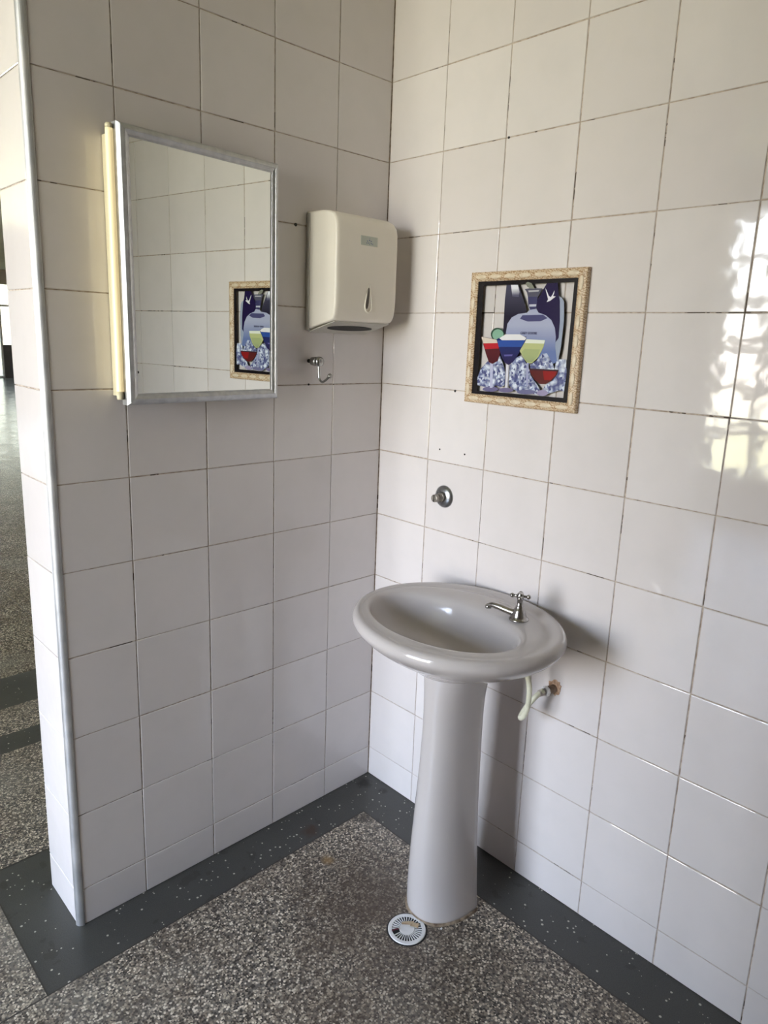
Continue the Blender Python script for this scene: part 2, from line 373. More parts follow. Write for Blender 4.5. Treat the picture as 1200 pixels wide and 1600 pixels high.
# tap
FX, FY, FZ = -.131, -.631, .7885
tap = bpy.data.objects.new('tap', None); col.objects.link(tap); tap.location = (FX, FY, FZ); tap.parent = sink
tap.matrix_parent_inverse = parent_world(sink).inverted(); tap.empty_display_size = .03
bm = bmesh.new()
lathe(bm, (FX, FY, FZ), (0, 0, 1), [(0, .0235), (.003, .0235), (.005, .0205), (.006, .0185), (.012, .0172), (.022, .0140), (.027, .0128), (.029, .0098), (.033, .0102), (.035, .0080), (.048, .0068), (.052, .0085), (.056, .007)], 28)
link('tap_body', bm, CHROME, tap, smooth=True)
sd = Vector((-.16, .987, 0)).normalized(); b0 = Vector((FX, FY, FZ))
bm = bmesh.new()
tube(bm, [b0 + sd * .006 + Vector((0, 0, .013)), b0 + sd * .03 + Vector((0, 0, .0150)), b0 + sd * .056 + Vector((0, 0, .0180)), b0 + sd * .072 + Vector((0, 0, .0180)), b0 + sd * .081 + Vector((0, 0, .0135)), b0 + sd * .082 + Vector((0, 0, .008))], lambda t: .0098 - .0030 * min(t * 1.6, 1) + (.0010 if t > .85 else 0), 16)
link('spout', bm, CHROME, tap, smooth=True)
bm = bmesh.new(); hc = b0 + Vector((0, 0, .0585))
for k in range(4):
    a = k * PI / 2 + .55; d = Vector((math.cos(a), math.sin(a), 0))
    tube(bm, [hc, hc + d * .017], .0032, 10, smooth_n=1); ball(bm, hc + d * .0190, .0056)
lathe(bm, hc - Vector((0, 0, .005)), (0, 0, 1), [(0, .007), (.003, .0090), (.007, .0090), (.009, .0068), (.0105, .0078), (.012, .0065), (.0125, .001)], 24)
link('cross_handle', bm, CHROME, tap, smooth=True)

# ---------------------------------------------------------------- supply hose and inlet
hose = thing('supply_hose', (-.04, -.662, .5876), 'cream flexible water hose looping from under the washbasin to a pipe stub in the wall', 'hose')
bm = bmesh.new()
tube(bm, [(-.108, -.635, .690), (-.105, -.642, .666), (-.101, -.655, .625), (-.100, -.6585, .590), (-.100, -.656, .556), (-.100, -.648, .532), (-.094, -.636, .5205), (-.084, -.6335, .528), (-.070, -.640, .550), (-.056, -.651, .572), (-.040, -.6615, .5865)], .0066, 14)
link('hose_tube', bm, HOSEM, hose, smooth=True)
ax = Vector((.8, -.16, .02)).normalized(); p0 = Vector((-.052, -.655, .5790))
bm = bmesh.new(); lathe(bm, p0, ax, [(0, .0068), (.002, .0085), (.016, .0085), (.017, .0068)], 20); link('hose_ferrule', bm, OLDP, hose, smooth=True)
bm = bmesh.new(); lathe(bm, p0 + ax * .018, ax, [(0, .0095), (.001, .0125), (.004, .0132), (.010, .0132), (.012, .011)], 8); link('coupling_nut', bm, PVC, hose)
bm = bmesh.new(); lathe(bm, p0 + ax * .029, ax, [(0, .0115), (.003, .0115), (.003, .0105), (.024, .0105)], 20); link('pipe_stub', bm, mottled('brown_pipe', (.14, .09, .06), (.28, .20, .14), 80, .6), hose)
bm = bmesh.new(); rs = []
hk = [.019 + random.uniform(-.0028, .0034) for _ in range(26)]
for dep, s in ((.0008, 1.0), (-.0012, .98), (-.0022, .82), (-.0012, .62)):
    rs.append([Vector((dep, -.668 + hk[i] * s * math.cos(2 * PI * i / 26), .5835 + hk[i] * 1.05 * s * math.sin(2 * PI * i / 26))) for i in range(26)])
loft(bm, rs, 0, True, True); link('pipe_hole', bm, RAW, wr)

# ---------------------------------------------------------------- valve without a handle
vs_ = thing('shutoff_valve', (0, -.268, 1.002), 'round chrome wall flange with a bare valve stem above the washbasin, handle missing', 'valve')
bm = bmesh.new(); lathe(bm, (0, -.268, 1.002), (-1, 0, 0), [(0, .0315), (.002, .0315), (.005, .0295), (.009, .0235), (.011, .016), (.0115, .013), (.009, .0125)], 40)
link('flange', bm, mottled('worn_chrome', (.26, .27, .28), (.42, .43, .44), 30, .22, 1.0, .35), vs_, smooth=True)
bm = bmesh.new(); lathe(bm, (-.008, -.268, 1.002), (-1, 0, 0), [(0, .0125), (.010, .0125), (.0105, .0105), (.020, .0105), (.0205, .0085), (.0235, .0085), (.024, .0112), (.035, .0108), (.036, .009)], 24)
st = link('valve_stem', bm, mottled('old_brass', (.20, .185, .165), (.36, .33, .29), 120, .45, .8), vs_)
bm = bmesh.new(); box(bm, (-.0448, -.2692, .9925), (-.0430, -.2668, 1.0115)); link('stem_slot', bm, BLACK, st)

# ---------------------------------------------------------------- floor drain
dr = thing('floor_drain', (-.3640, -.5365, 0), 'round white slotted plastic floor drain cover beside the pedestal foot', 'drain')
DX, DY = -.3640, -.5365
bm = bmesh.new(); lathe(bm, (DX, DY, .0006), (0, 0, 1), [(0, .0505), (.0005, .0500), (.0006, .030)], 48); link('drain_well', bm, BLACK, dr)
bm = bmesh.new()
def disc_ring(r0, r1, z0, z1, seg=72):
    rr = [(r0, z0), (r0 + .0004, z1), (r1 - .0012, z1), (r1, z0 + .0008), (r1, z0)] if r0 > 0 else [(r1, z0), (r1 - .0004, z1), (.0001, z1)]
    loft(bm, [[Vector((DX + r * math.cos(2 * PI * i / seg), DY + r * math.sin(2 * PI * i / seg), z)) for i in range(seg)] for r, z in rr], 0)
disc_ring(.0372, .0468, .0012, .0036); disc_ring(0, .0185, .0012, .0034)
for k in range(32):
    a = 2 * PI * k / 32
    if k in (13, 14): continue                      # broken bars
    d = Vector((math.cos(a), math.sin(a), 0)); s = Vector((-d.y, d.x, 0)); c = Vector((DX, DY, 0))
    q4 = [c + d * .0178 - s * .0006, c + d * .0178 + s * .0006, c + d * .0380 + s * .0012, c + d * .0380 - s * .0012]
    loft(bm, [[p + Vector((0, 0, z)) for p in q4] for z in (.0012, .0033)], 0, True, True)
link('drain_grate', bm, PVC, dr)
bm = bmesh.new(); 
a0 = Vector((DX + .009, DY + .012, .0040))
for i, (dx, dy, sx, sy, rz) in enumerate(((.012, .010, .015, .005, -.75), (.020, -.006, .010, .006, -.95))):
    c = Vector((DX + dx, DY + dy, .0040 + .0006 * i)); u = Vector((math.cos(rz), math.sin(rz), 0)); v = Vector((-u.y, u.x, 0))
    ring = [c + u * sx * x + v * sy * y + Vector((0, 0, .0012 * x * y)) for x, y in ((-1, -1), (0, -.8), (1, -1.1), (1.1, .9), (.1, 1.1), (-.9, .8))]
    loft(bm, [ring, [p + Vector((0, 0, .0007)) for p in ring]], 0, True, True)
o = link('paper_scrap', bm, mottled('tan_paper', (.40, .28, .18), (.52, .42, .27), 90, .8)); o['label'] = 'crumpled tan paper scrap lying on the white floor drain cover'; o['category'] = 'litter'
bm = bmesh.new(); tube(bm, [(DX - .034, DY + .018, .0058), (DX - .026, DY + .016, .0062), (DX - .018, DY + .012, .0058)], .0018, 8)
o = link('matchstick', bm, plain('maroon_scrap', (.09, .015, .025), .7)); o['label'] = 'thin dark red stick lying across the slots of the floor drain cover'; o['category'] = 'litter'
bm = bmesh.new(); box(bm, (-.3015, -.5945, .0004), (-.2965, -.5910, .0032), bev=.0006)
o = link('tile_chip', bm, PVC); o['label'] = 'tiny white chip on the terrazzo in front of the pedestal foot'; o['category'] = 'litter'

# ---------------------------------------------------------------- mirror and its side lamp
mir = thing('mirror_cabinet', (-.605, -.050, 1.546), 'rectangular mirror in a silver aluminium frame hanging on the left tiled wall', 'mirror', rz=.0798)
def local(name, bm, m, parent, smooth=False):
    o = link(name, bm, m, None, smooth); o.parent = parent; return o
U, Zh = .2055, .2785
def rails(us, prof):                                 # four mitred rails round a rectangle: prof = (inset, depth y)
    res = []
    (u0, z0, u1, z1) = us
    C4 = [(u0, z0, 1, 1), (u1, z0, -1, 1), (u1, z1, -1, -1), (u0, z1, 1, -1)]
    for k in range(4):
        A, B = C4[k], C4[(k + 1) % 4]
        res.append([[Vector((c[0] + c[2] * t, y, c[1] + c[3] * t)) for t, y in prof] for c in (A, B)])
    return res
for r in rails((-U, -Zh, U, Zh), [(0, .022), (0, .004), (.002, -.001), (.005, -.0045), (.010, -.0068), (.0135, -.0072), (.0140, -.0060), (.019, -.0035), (.0215, -.0030), (.0220, -.0012), (.0245, -.0008), (.0245, .004), (.0245, .022)]):
    bm = bmesh.new(); loft(bm, r, 0, True, True); local('frame_rail', bm, ALU, mir)
bm = bmesh.new(); box(bm, (-U + .022, 0, -Zh + .022), (U - .022, .003, Zh - .022)); local('mirror_glass', bm, MIRROR, mir)
bm = bmesh.new(); box(bm, (-U + .0245, .0032, -Zh + .0245), (U - .0245, .024, Zh - .0245)); local('back_box', bm, PVC, mir)
for z, r in ((-.209, .0028), (-.258, .0018)):
    bm = bmesh.new(); lathe(bm, (-U + .0255, .0005, z), (0, -1, 0), [(0, r), (.0008, r), (.0009, r * .5)], 12); local('worn_spot', bm, BLACK, mir)

lamp = thing('tube_lamp', (-.8185, -.012, 1.28), 'slim cream tube lamp glowing along the left edge of the mirror', 'lamp')
em = NT('lamp_diffuser'); em.b.inputs['Base Color'].default_value = (.78, .70, .47, 1); em.b.inputs['Roughness'].default_value = .35
em.b.inputs['Emission Color'].default_value = (1.0, .80, .42, 1); em.b.inputs['Emission Strength'].default_value = .20
bm = bmesh.new(); lathe(bm, (-.8185, -.0500, 1.2960), (0, 0, 1), [(0, .0078), (.001, .0076), (.5085, .0076), (.516, .0074)], 24); link('diffuser', bm, em.m, lamp, smooth=True)
LB = plain('lamp_base', (.72, .66, .46), .4)
bm = bmesh.new(); box(bm, (-.8130, -.0430, 1.284), (-.8095, -.0010, 1.808), bev=.001); link('lamp_base', bm, LB, lamp)
bm = bmesh.new(); lathe(bm, (-.8185, -.0500, 1.2790), (0, 0, 1), [(0, .0064), (.002, .0072), (.017, .0072)], 24); link('end_cap', bm, LB, lamp, smooth=True)
bm = bmesh.new(); lathe(bm, (-.8185, -.0500, 1.8110), (0, 0, 1), [(0, .0075), (.007, .0075), (.0095, .0055)], 24); link('end_cap', bm, LB, lamp, smooth=True)

# ---------------------------------------------------------------- paper towel dispenser
dis = thing('paper_towel_dispenser', (-.178, 0, 1.434), 'cream plastic paper towel dispenser mounted on the left wall by the corner', 'dispenser')
prof = [(0, 1.7370), (-.060, 1.7355), (-.088, 1.7320), (-.106, 1.7250), (-.1165, 1.7130), (-.1205, 1.6980), (-.1215, 1.66), (-.1215, 1.60), (-.1215, 1.54), (-.1212, 1.515), (-.1195, 1.496), (-.1160, 1.480), (-.1100, 1.4695), (-.1060, 1.4665), (-.05, 1.4540), (0, 1.4400)]
secs = [(-.2868, .930, .006), (-.2862, .965, .003), (-.2845, .982, .001), (-.2805, .994, 0), (-.274, 1, 0), (-.18, 1.006, 0), (-.090, 1, 0), (-.081, .990, .0015), (-.0735, .965, .004), (-.0695, .925, .009), (-.0682, .880, .014)]
bm = bmesh.new()
loft(bm, [[Vector((x, min(y * s, -.0005), z + (-1 if z > 1.6 else 1) * dz)) for y, z in prof] for x, s, dz in secs], 0, True, True)
cov = link('cover', bm, CREAM, dis, smooth=True)
for p in cov.data.polygons:
    if p.normal.z < -.95 or abs(p.normal.x) > .9: p.use_smooth = False
bm = bmesh.new()
box(bm, (-.2885, -.0150, 1.4400), (-.2830, -.0003, 1.7320), bev=.001); link('back_plate', bm, GREYP, dis)
bm = bmesh.new()
for_ = [(-.2820, -.0040, 1.4375), (-.0780, -.0040, 1.4375), (-.0830, -.1040, 1.4655), (-.2760, -.1040, 1.4655)]
loft(bm, [[Vector(p) for p in for_], [Vector(p) - Vector((0, 0, .0022)) for p in for_]], 0, True, True); bp = link('bottom_panel', bm, GREYP, dis)
bm = bmesh.new(); rr = []
for s in (1.0, .2): rr.append([Vector((-.180 + .078 * s * math.cos(a), -.056 + .020 * s * math.sin(a), 1.4440 + (.050 - (.050 - .017 * s * math.sin(a))) * .2 * -1 + .0 )) for a in [2 * PI * i / 40 for i in range(40)]])
rr = [[Vector((v.x, v.y, 1.4343 - v.y * .28 - .0003)) for v in r] for r in rr]
rr = [rr[0], [v + Vector((0, 0, -.0012)) for v in rr[0]]]
loft(bm, rr, 0, True, True); link('towel_slot', bm, BLACK, bp)
YF = -.1222
bm = bmesh.new()                                     # level window: a drop shaped rim and a narrow dark slit
drop = [(-.1765, YF + .0008, 1.5640), (-.1845, YF, 1.5300), (-.1885, YF - .0002, 1.5080), (-.1850, YF - .0004, 1.4960), (-.1755, YF - .0002, 1.4915), (-.1665, YF - .0002, 1.4975), (-.1650, YF, 1.5120), (-.1685, YF, 1.5350), (-.1725, YF + .0008, 1.5640)]
tube(bm, drop, lambda t: .0012 + .0012 * math.sin(PI * t), 8); link('window_rim', bm, CREAM, dis, smooth=True)
bm = bmesh.new(); sl = []
for i in range(24):
    a = 2 * PI * i / 24; sl.append((-.1800 + .0052 * math.cos(a) + .0028 * math.sin(a), 1.5265 + (.0270 if True else 0) * math.copysign(abs(math.sin(a)) ** .7, math.sin(a))))
loft(bm, [[Vector((x, y, z)) for x, z in sl] for y in (YF + .002, YF - .0008)], 0, True, True); link('level_window', bm, plain('smoked_window', (.10, .085, .075), .2), dis)
bm = bmesh.new(); box(bm, (-.2085, YF - .0006, 1.6565), (-.1515, YF + .0015, 1.6795), bev=.0003)
lab = link('maker_badge', bm, plain('badge', (.50, .53, .46), .35), dis); lab['label'] = 'small pale badge with a blue mark'
bm = bmesh.new(); NB = plain('badge_blue', (.05, .10, .27), .4)
for cx, cz, w, h in ((-.1790, 1.6745, .0007, 0), (-.1795, 1.6700, .0016, 0), (-.1865, 1.6675, .0013, 0), (-.1740, 1.6680, .0016, 0), (-.1890, 1.6625, .0013, 0), (-.1835, 1.6630, .0014, 0), (-.1780, 1.6635, .0012, 0), (-.1725, 1.6625, .0015, 0), (-.1680, 1.6615, .0011, 0), (-.1790, 1.6598, .0010, 0)):
    lathe(bm, (cx, YF - .0005, cz), (0, -1, 0), [(0, w), (.0004, w), (.00045, w * .6)], 10)
link('badge_mark', bm, NB, lab)

# ---------------------------------------------------------------- robe hook
hk_ = thing('robe_hook', (-.275, 0, 1.3605), 'small chrome robe hook with a round knob under the paper towel dispenser', 'hook')
bm = bmesh.new(); lathe(bm, (-.275, .0005, 1.3605), (0, -1, 0), [(0, .0052), (.018, .0048), (.020, .0048)], 18); link('wall_plug', bm, BLACK, hk_)
HCHR = mottled('hook_chrome', (.30, .30, .29), (.48, .48, .46), 70, .16, 1.0, .3)
bm = bmesh.new(); lathe(bm, (-.275, -.0165, 1.3605), (0, -1, 0), [(0, .0080), (.001, .0112), (.010, .0118), (.020, .0118), (.021, .0105), (.0225, .0105), (.0235, .0128), (.030, .0130), (.034, .0118), (.036, .0080), (.0365, .001)], 28); link('knob', bm, HCHR, hk_, smooth=True)
bm = bmesh.new()
tube(bm, [(-.275, -.0420, 1.3520), (-.275, -.0430, 1.3400), (-.275, -.0445, 1.3240), (-.275, -.0490, 1.3130), (-.275, -.0590, 1.3085), (-.275, -.0720, 1.3135), (-.275, -.0880, 1.3245)], .0030, 12)
lathe(bm, (-.275, -.0860, 1.3232), (0, -.82, .57), [(0, .003), (.002, .0058), (.006, .0065), (.008, .0055), (.0085, .001)], 18)
link('hook_arm', bm, HCHR, hk_, smooth=True)

# ---------------------------------------------------------------- framed glass picture
PY0, PY1, PZ0, PZ1 = -.3295, -.6585, 1.2725, 1.5970
pic = thing('framed_picture', (0, (PY0 + PY1) / 2, PZ0), 'carved pale wooden picture frame with bottles and cocktails printed on glass', 'picture')
fw = NT('carved_wood'); p = fw.pos()
wv = fw.n('TexWave'); wv.wave_type = 'RINGS'; wv.rings_direction = 'X'; wv.inputs['Scale'].default_value = 60; wv.inputs['Distortion'].default_value = 9; wv.inputs['Detail'].default_value = 2; wv.inputs['Detail Scale'].default_value = 3
fw.l(p, wv.inputs['Vector'])
fw.l(fw.ramp(wv.outputs['Fac'], [(.15, (.32, .19, .09)), (.45, (.55, .41, .26)), (.8, (.66, .54, .39))]), fw.b.inputs['Base Color']); fw.b.inputs['Roughness'].default_value = .45
CREAMW = mottled('cream_wood', (.60, .50, .36), (.70, .61, .47), 90, .4)
FWD = .0225
bm = bmesh.new()
for k, (A, B) in enumerate((((PY0, PZ0), (PY1, PZ0)), ((PY1, PZ0), (PY1, PZ1)), ((PY1, PZ1), (PY0, PZ1)), ((PY0, PZ1), (PY0, PZ0)))):
    def cn(c, t): return (c[0] + (-t if c[0] == PY0 else t), c[1] + (t if c[1] == PZ0 else -t))
    pr_ = [(0, -.0006), (0, -.0135), (.0015, -.0155), (.004, -.0165), (.010, -.0185), (.016, -.0185), (.020, -.0160), (.0225, -.0140), (.0225, -.0006)]
    loft(bm, [[Vector((x, *cn(c, t))) for t, x in pr_] for c in (A, B)], 0, True, True)
    L_ = math.hypot(B[0] - A[0], B[1] - A[1]); n_ = 7; ic = [cn(c, .0120) for c in (A, B)]
    for j in range(n_):
        t = (j + .5) / n_; cy = ic[0][0] + (ic[1][0] - ic[0][0]) * t; cz = ic[0][1] + (ic[1][1] - ic[0][1]) * t
        r_ = bmesh.ops.create_uvsphere(bm, u_segments=16, v_segments=8, radius=1)
        hor = abs(A[1] - B[1]) < 1e-6
        for v in r_['verts']:
            v.co = Vector((-.0178 + v.co.x * .0028, cy + v.co.y * (.0165 if hor else .0058), cz + v.co.z * (.0058 if hor else .0165)))
            for f in v.link_faces: f.material_index = 1
link('frame', bm, [fw.m, CREAMW], pic)
bm = bmesh.new(); box(bm, (-.0110, PY1 + FWD - .003, PZ0 + FWD - .003), (-.0100, PY0 - FWD + .003, PZ1 - FWD + .003)); gp = link('glass_pane', bm, GLASS, pic)

PRINT = {
    'black_border_outer': [(-0.3509,1.577),(-0.6351,1.579),(-0.6352,1.2922),(-0.3498,1.2885)],
    'black_border_inner': [(-0.3674,1.5641),(-0.6252,1.5655),(-0.6236,1.3054),(-0.3685,1.3032)],
    'tall_bottle': [(-0.4382,1.5643),(-0.4721,1.5646),(-0.4788,1.5532),(-0.4924,1.5263),(-0.5024,1.5054),(-0.4994,1.4906),(-0.4708,1.4784),(-0.4529,1.4661),(-0.4449,1.4475),(-0.4378,1.4536),(-0.437,1.4965),(-0.4363,1.53)],
    'bottle_glare': [(-0.4516,1.564),(-0.4715,1.5637),(-0.4778,1.5472),(-0.4767,1.5354),(-0.4578,1.5372)],
    'navy_bottle': [(-0.5529,1.5651),(-0.582,1.5654),(-0.5858,1.545),(-0.5919,1.525),(-0.5967,1.4793),(-0.5971,1.4418),(-0.5839,1.4234),(-0.5533,1.4555),(-0.5315,1.4965),(-0.5286,1.5258),(-0.5386,1.5402),(-0.5463,1.5544)],
    'frosted_side': [(-0.5874,1.5359),(-0.5974,1.5312),(-0.6033,1.522),(-0.6071,1.4794),(-0.6053,1.4218),(-0.6012,1.3895),(-0.5884,1.386),(-0.5839,1.4234),(-0.5971,1.4418),(-0.596,1.4793)],
    'bird': [(-0.5495,1.5544),(-0.5538,1.5491),(-0.5609,1.5369),(-0.5665,1.5334),(-0.571,1.5396),(-0.5752,1.5486),(-0.5747,1.5409),(-0.5724,1.5361),(-0.5801,1.5348),(-0.572,1.5298),(-0.5656,1.5253),(-0.5565,1.5226),(-0.56,1.5289),(-0.5554,1.5399)],
    'decanter': [(-0.5125,1.5069),(-0.5305,1.5068),(-0.5366,1.4988),(-0.5566,1.493),(-0.5734,1.482),(-0.5845,1.4648),(-0.5893,1.4446),(-0.59,1.4213),(-0.5987,1.3865),(-0.5786,1.3796),(-0.5527,1.3903),(-0.5233,1.395),(-0.4845,1.4118),(-0.4562,1.4293),(-0.4466,1.4506),(-0.4492,1.4721),(-0.4605,1.4874),(-0.4786,1.4956),(-0.5041,1.4989)],
    'decanter_band': [(-0.4918,1.4929),(-0.5495,1.4942),(-0.5626,1.4863),(-0.5439,1.4789),(-0.508,1.4781),(-0.4852,1.4845)],
    'decanter_neck': [(-0.5032,1.5355),(-0.5305,1.5357),(-0.5297,1.5077),(-0.5126,1.5054),(-0.5067,1.5143)],
    'neck_glint': [(-0.5085,1.5178),(-0.5287,1.5182),(-0.5285,1.5129),(-0.509,1.5125)],
    'decanter_collar': [(-0.4927,1.5534),(-0.5078,1.5554),(-0.5418,1.5537),(-0.538,1.546),(-0.532,1.5351),(-0.5032,1.5355),(-0.4997,1.5453)],
    'collar_glint': [(-0.5029,1.5502),(-0.534,1.5507),(-0.5323,1.5467),(-0.5044,1.5461)],
    'stopper': [(-0.4936,1.5669),(-0.4999,1.5696),(-0.5104,1.5664),(-0.5176,1.5581),(-0.5195,1.5539),(-0.5079,1.5542),(-0.4995,1.5585)],
    'red_glass': [(-0.3709,1.4397),(-0.4286,1.4332),(-0.4344,1.4038),(-0.4284,1.3815),(-0.412,1.3735),(-0.4007,1.3771),(-0.3897,1.3973)],
    'red_foam': [(-0.3718,1.4391),(-0.3924,1.437),(-0.4227,1.4328),(-0.4246,1.4247),(-0.3793,1.4234)],
    'red_top': [(-0.3793,1.4234),(-0.4262,1.4254),(-0.4289,1.4123),(-0.3866,1.409)],
    'blue_glass': [(-0.4198,1.4346),(-0.4433,1.4438),(-0.5077,1.4428),(-0.5093,1.4332),(-0.4984,1.4153),(-0.4859,1.3965),(-0.4741,1.3806),(-0.4613,1.3731),(-0.4491,1.3794),(-0.4379,1.3945)],
    'blue_foam': [(-0.4283,1.4373),(-0.4469,1.447),(-0.4886,1.4478),(-0.5087,1.4398),(-0.5048,1.4343),(-0.4365,1.4325)],
    'blue_top': [(-0.4228,1.4321),(-0.5056,1.4337),(-0.4959,1.4182),(-0.4282,1.4161)],
    'blue_glint': [(-0.4455,1.3979),(-0.4723,1.3996),(-0.4708,1.3953),(-0.4478,1.3937)],
    'lime_rind': [(-0.4419,1.4469),(-0.4412,1.4416),(-0.4385,1.4369),(-0.4339,1.4332),(-0.4279,1.4309),(-0.4213,1.4303),(-0.4146,1.4314),(-0.4086,1.4342),(-0.404,1.4383),(-0.4014,1.4434),(-0.4009,1.4487),(-0.4027,1.4538),(-0.4065,1.4581),(-0.412,1.4611),(-0.4184,1.4625),(-0.4252,1.4621),(-0.4315,1.4601),(-0.4367,1.4566),(-0.4403,1.452)],
    'lime_slice': [(-0.4404,1.4456),(-0.4399,1.4412),(-0.4376,1.4372),(-0.4337,1.434),(-0.4286,1.4321),(-0.423,1.4316),(-0.4173,1.4325),(-0.4123,1.4349),(-0.4085,1.4384),(-0.4062,1.4426),(-0.4058,1.4471),(-0.4073,1.4515),(-0.4106,1.4551),(-0.4151,1.4576),(-0.4206,1.4588),(-0.4263,1.4585),(-0.4316,1.4568),(-0.4361,1.4539),(-0.4391,1.45)],
    'green_glass': [(-0.509,1.4368),(-0.5613,1.4357),(-0.5586,1.4203),(-0.5468,1.396),(-0.5301,1.3808),(-0.5165,1.3814),(-0.5052,1.3912),(-0.4923,1.409)],
    'green_foam': [(-0.509,1.4368),(-0.5613,1.4357),(-0.5597,1.4277),(-0.5047,1.4276)],
    'green_lower': [(-0.4971,1.4061),(-0.5067,1.414),(-0.5504,1.4141),(-0.5448,1.3974),(-0.5299,1.3832),(-0.5163,1.3832),(-0.5059,1.3918)],
    'coupe': [(-0.5233,1.3677),(-0.6046,1.3691),(-0.6016,1.3586),(-0.5876,1.3429),(-0.5725,1.3344),(-0.5565,1.3333),(-0.5411,1.3429),(-0.5289,1.3558)],
    'coupe_red': [(-0.5623,1.3653),(-0.6008,1.3666),(-0.5971,1.3554),(-0.5857,1.3443),(-0.5681,1.3431)],
    'coupe_rim': [(-0.5233,1.3677),(-0.6046,1.3691),(-0.603,1.3655),(-0.5262,1.3642)],
    'ice_cubes_left': [(-0.3972,1.3801),(-0.4083,1.3695),(-0.4216,1.3781),(-0.434,1.3944),(-0.4458,1.3729),(-0.4533,1.3545),(-0.4542,1.323),(-0.4428,1.3175),(-0.4266,1.3211),(-0.4153,1.3113),(-0.3988,1.3143),(-0.3686,1.317),(-0.367,1.3365),(-0.3764,1.3598)],
    'ice_cubes_middle': [(-0.4653,1.3724),(-0.4789,1.39),(-0.4934,1.3968),(-0.5052,1.3912),(-0.5148,1.3764),(-0.5242,1.3662),(-0.5293,1.3513),(-0.5476,1.3327),(-0.5577,1.3212),(-0.5501,1.3069),(-0.5164,1.312),(-0.494,1.3102),(-0.478,1.3169),(-0.4666,1.3239)],
    'ice_cubes_back': [(-0.525,1.3769),(-0.5456,1.39),(-0.5567,1.4039),(-0.5689,1.4058),(-0.5809,1.3915),(-0.589,1.3801),(-0.5936,1.3691),(-0.5258,1.3684)],
    'ice_cubes_right': [(-0.5953,1.3863),(-0.6048,1.3938),(-0.6219,1.3934),(-0.6266,1.3645),(-0.6244,1.3203),(-0.6122,1.3223),(-0.5887,1.3145),(-0.5749,1.3104),(-0.5667,1.3219),(-0.5728,1.332),(-0.5877,1.3414),(-0.6023,1.3584),(-0.6046,1.3691),(-0.5942,1.37)],
    'glass_stem_left': [(-0.405,1.3747),(-0.4138,1.3752),(-0.4175,1.314),(-0.4091,1.3134)],
    'glass_stem_middle': [(-0.4543,1.3734),(-0.4628,1.3738),(-0.4633,1.3174),(-0.4563,1.3168)],
    'glass_stem_right': [(-0.5143,1.3809),(-0.5209,1.3813),(-0.5232,1.3264),(-0.5181,1.326)],
    'glass_foot_left': [(-0.4361,1.3122),(-0.4343,1.3094),(-0.4284,1.3068),(-0.4196,1.3048),(-0.4093,1.3037),(-0.3992,1.3038),(-0.3912,1.305),(-0.3867,1.3071),(-0.3865,1.3098),(-0.3906,1.3126),(-0.3983,1.315),(-0.4082,1.3165),(-0.4185,1.317),(-0.4276,1.3163),(-0.4338,1.3146)],
    'glass_foot_middle': [(-0.4822,1.3131),(-0.4805,1.3107),(-0.475,1.3083),(-0.4668,1.3065),(-0.4572,1.3055),(-0.4479,1.3055),(-0.4404,1.3066),(-0.4362,1.3084),(-0.436,1.3108),(-0.4398,1.3133),(-0.447,1.3154),(-0.4562,1.3168),(-0.4658,1.3173),(-0.4743,1.3167),(-0.48,1.3152)],
    'glass_foot_right': [(-0.5476,1.3138),(-0.5455,1.3114),(-0.539,1.309),(-0.5292,1.3071),(-0.5178,1.3059),(-0.5067,1.3058),(-0.4979,1.3066),(-0.4929,1.3084),(-0.4926,1.3107),(-0.4972,1.3132),(-0.5058,1.3154),(-0.5168,1.3169),(-0.5282,1.3175),(-0.5382,1.3171),(-0.545,1.3158)],
    'glass_foot_coupe': [(-0.5817,1.314),(-0.5806,1.311),(-0.577,1.3082),(-0.5714,1.3063),(-0.5648,1.3054),(-0.5584,1.3058),(-0.5532,1.3074),(-0.5502,1.31),(-0.5499,1.313),(-0.5523,1.316),(-0.5571,1.3184),(-0.5634,1.3198),(-0.57,1.32),(-0.5759,1.3189),(-0.58,1.3168)],
    'text': [(-0.4913,1.4509),(-0.5429,1.4536),(-0.5116,1.4398),(-0.5244,1.4401)],
}

def shaded(name, c1, c2, z0, z1, noise=.0):         # printed ink that fades from one colour to another
    t = NT(name); s = t.n('SeparateXYZ'); t.l(t.pos(), s.inputs[0]); m = t.n('MapRange'); m.inputs[1].default_value = z0; m.inputs[2].default_value = z1; t.l(s.outputs[2], m.inputs[0])
    t.l(t.mix(m.outputs[0], c1, c2), t.b.inputs['Base Color']); t.b.inputs['Roughness'].default_value = .25; return t.m
def ink(n, c): return plain('ink_' + n, c, .25)
ice = NT('ink_ice'); v = ice.n('TexVoronoi'); v.inputs['Scale'].default_value = 75; pos_ = ice.pos()
ice.l(pos_, v.inputs['Vector']); v2 = ice.n('TexVoronoi'); v2.inputs['Scale'].default_value = 170; ice.l(pos_, v2.inputs['Vector'])
sc_ = ice.n('SeparateColor'); ice.l(v2.outputs['Color'], sc_.inputs[0])
c_ = ice.ramp(sc_.outputs[0], [(0, (.07, .08, .20)), (.18, (.22, .26, .44)), (.38, (.46, .52, .66)), (.68, (.66, .72, .82))], 'CONSTANT')
c_ = ice.mix(ice.ramp(v.outputs['Distance'], [(.35, (0, 0, 0)), (.85, (1, 1, 1))]), c_, (.08, .09, .22))
ice.l(c_, ice.b.inputs['Base Color']); ice.b.inputs['Roughness'].default_value = .25
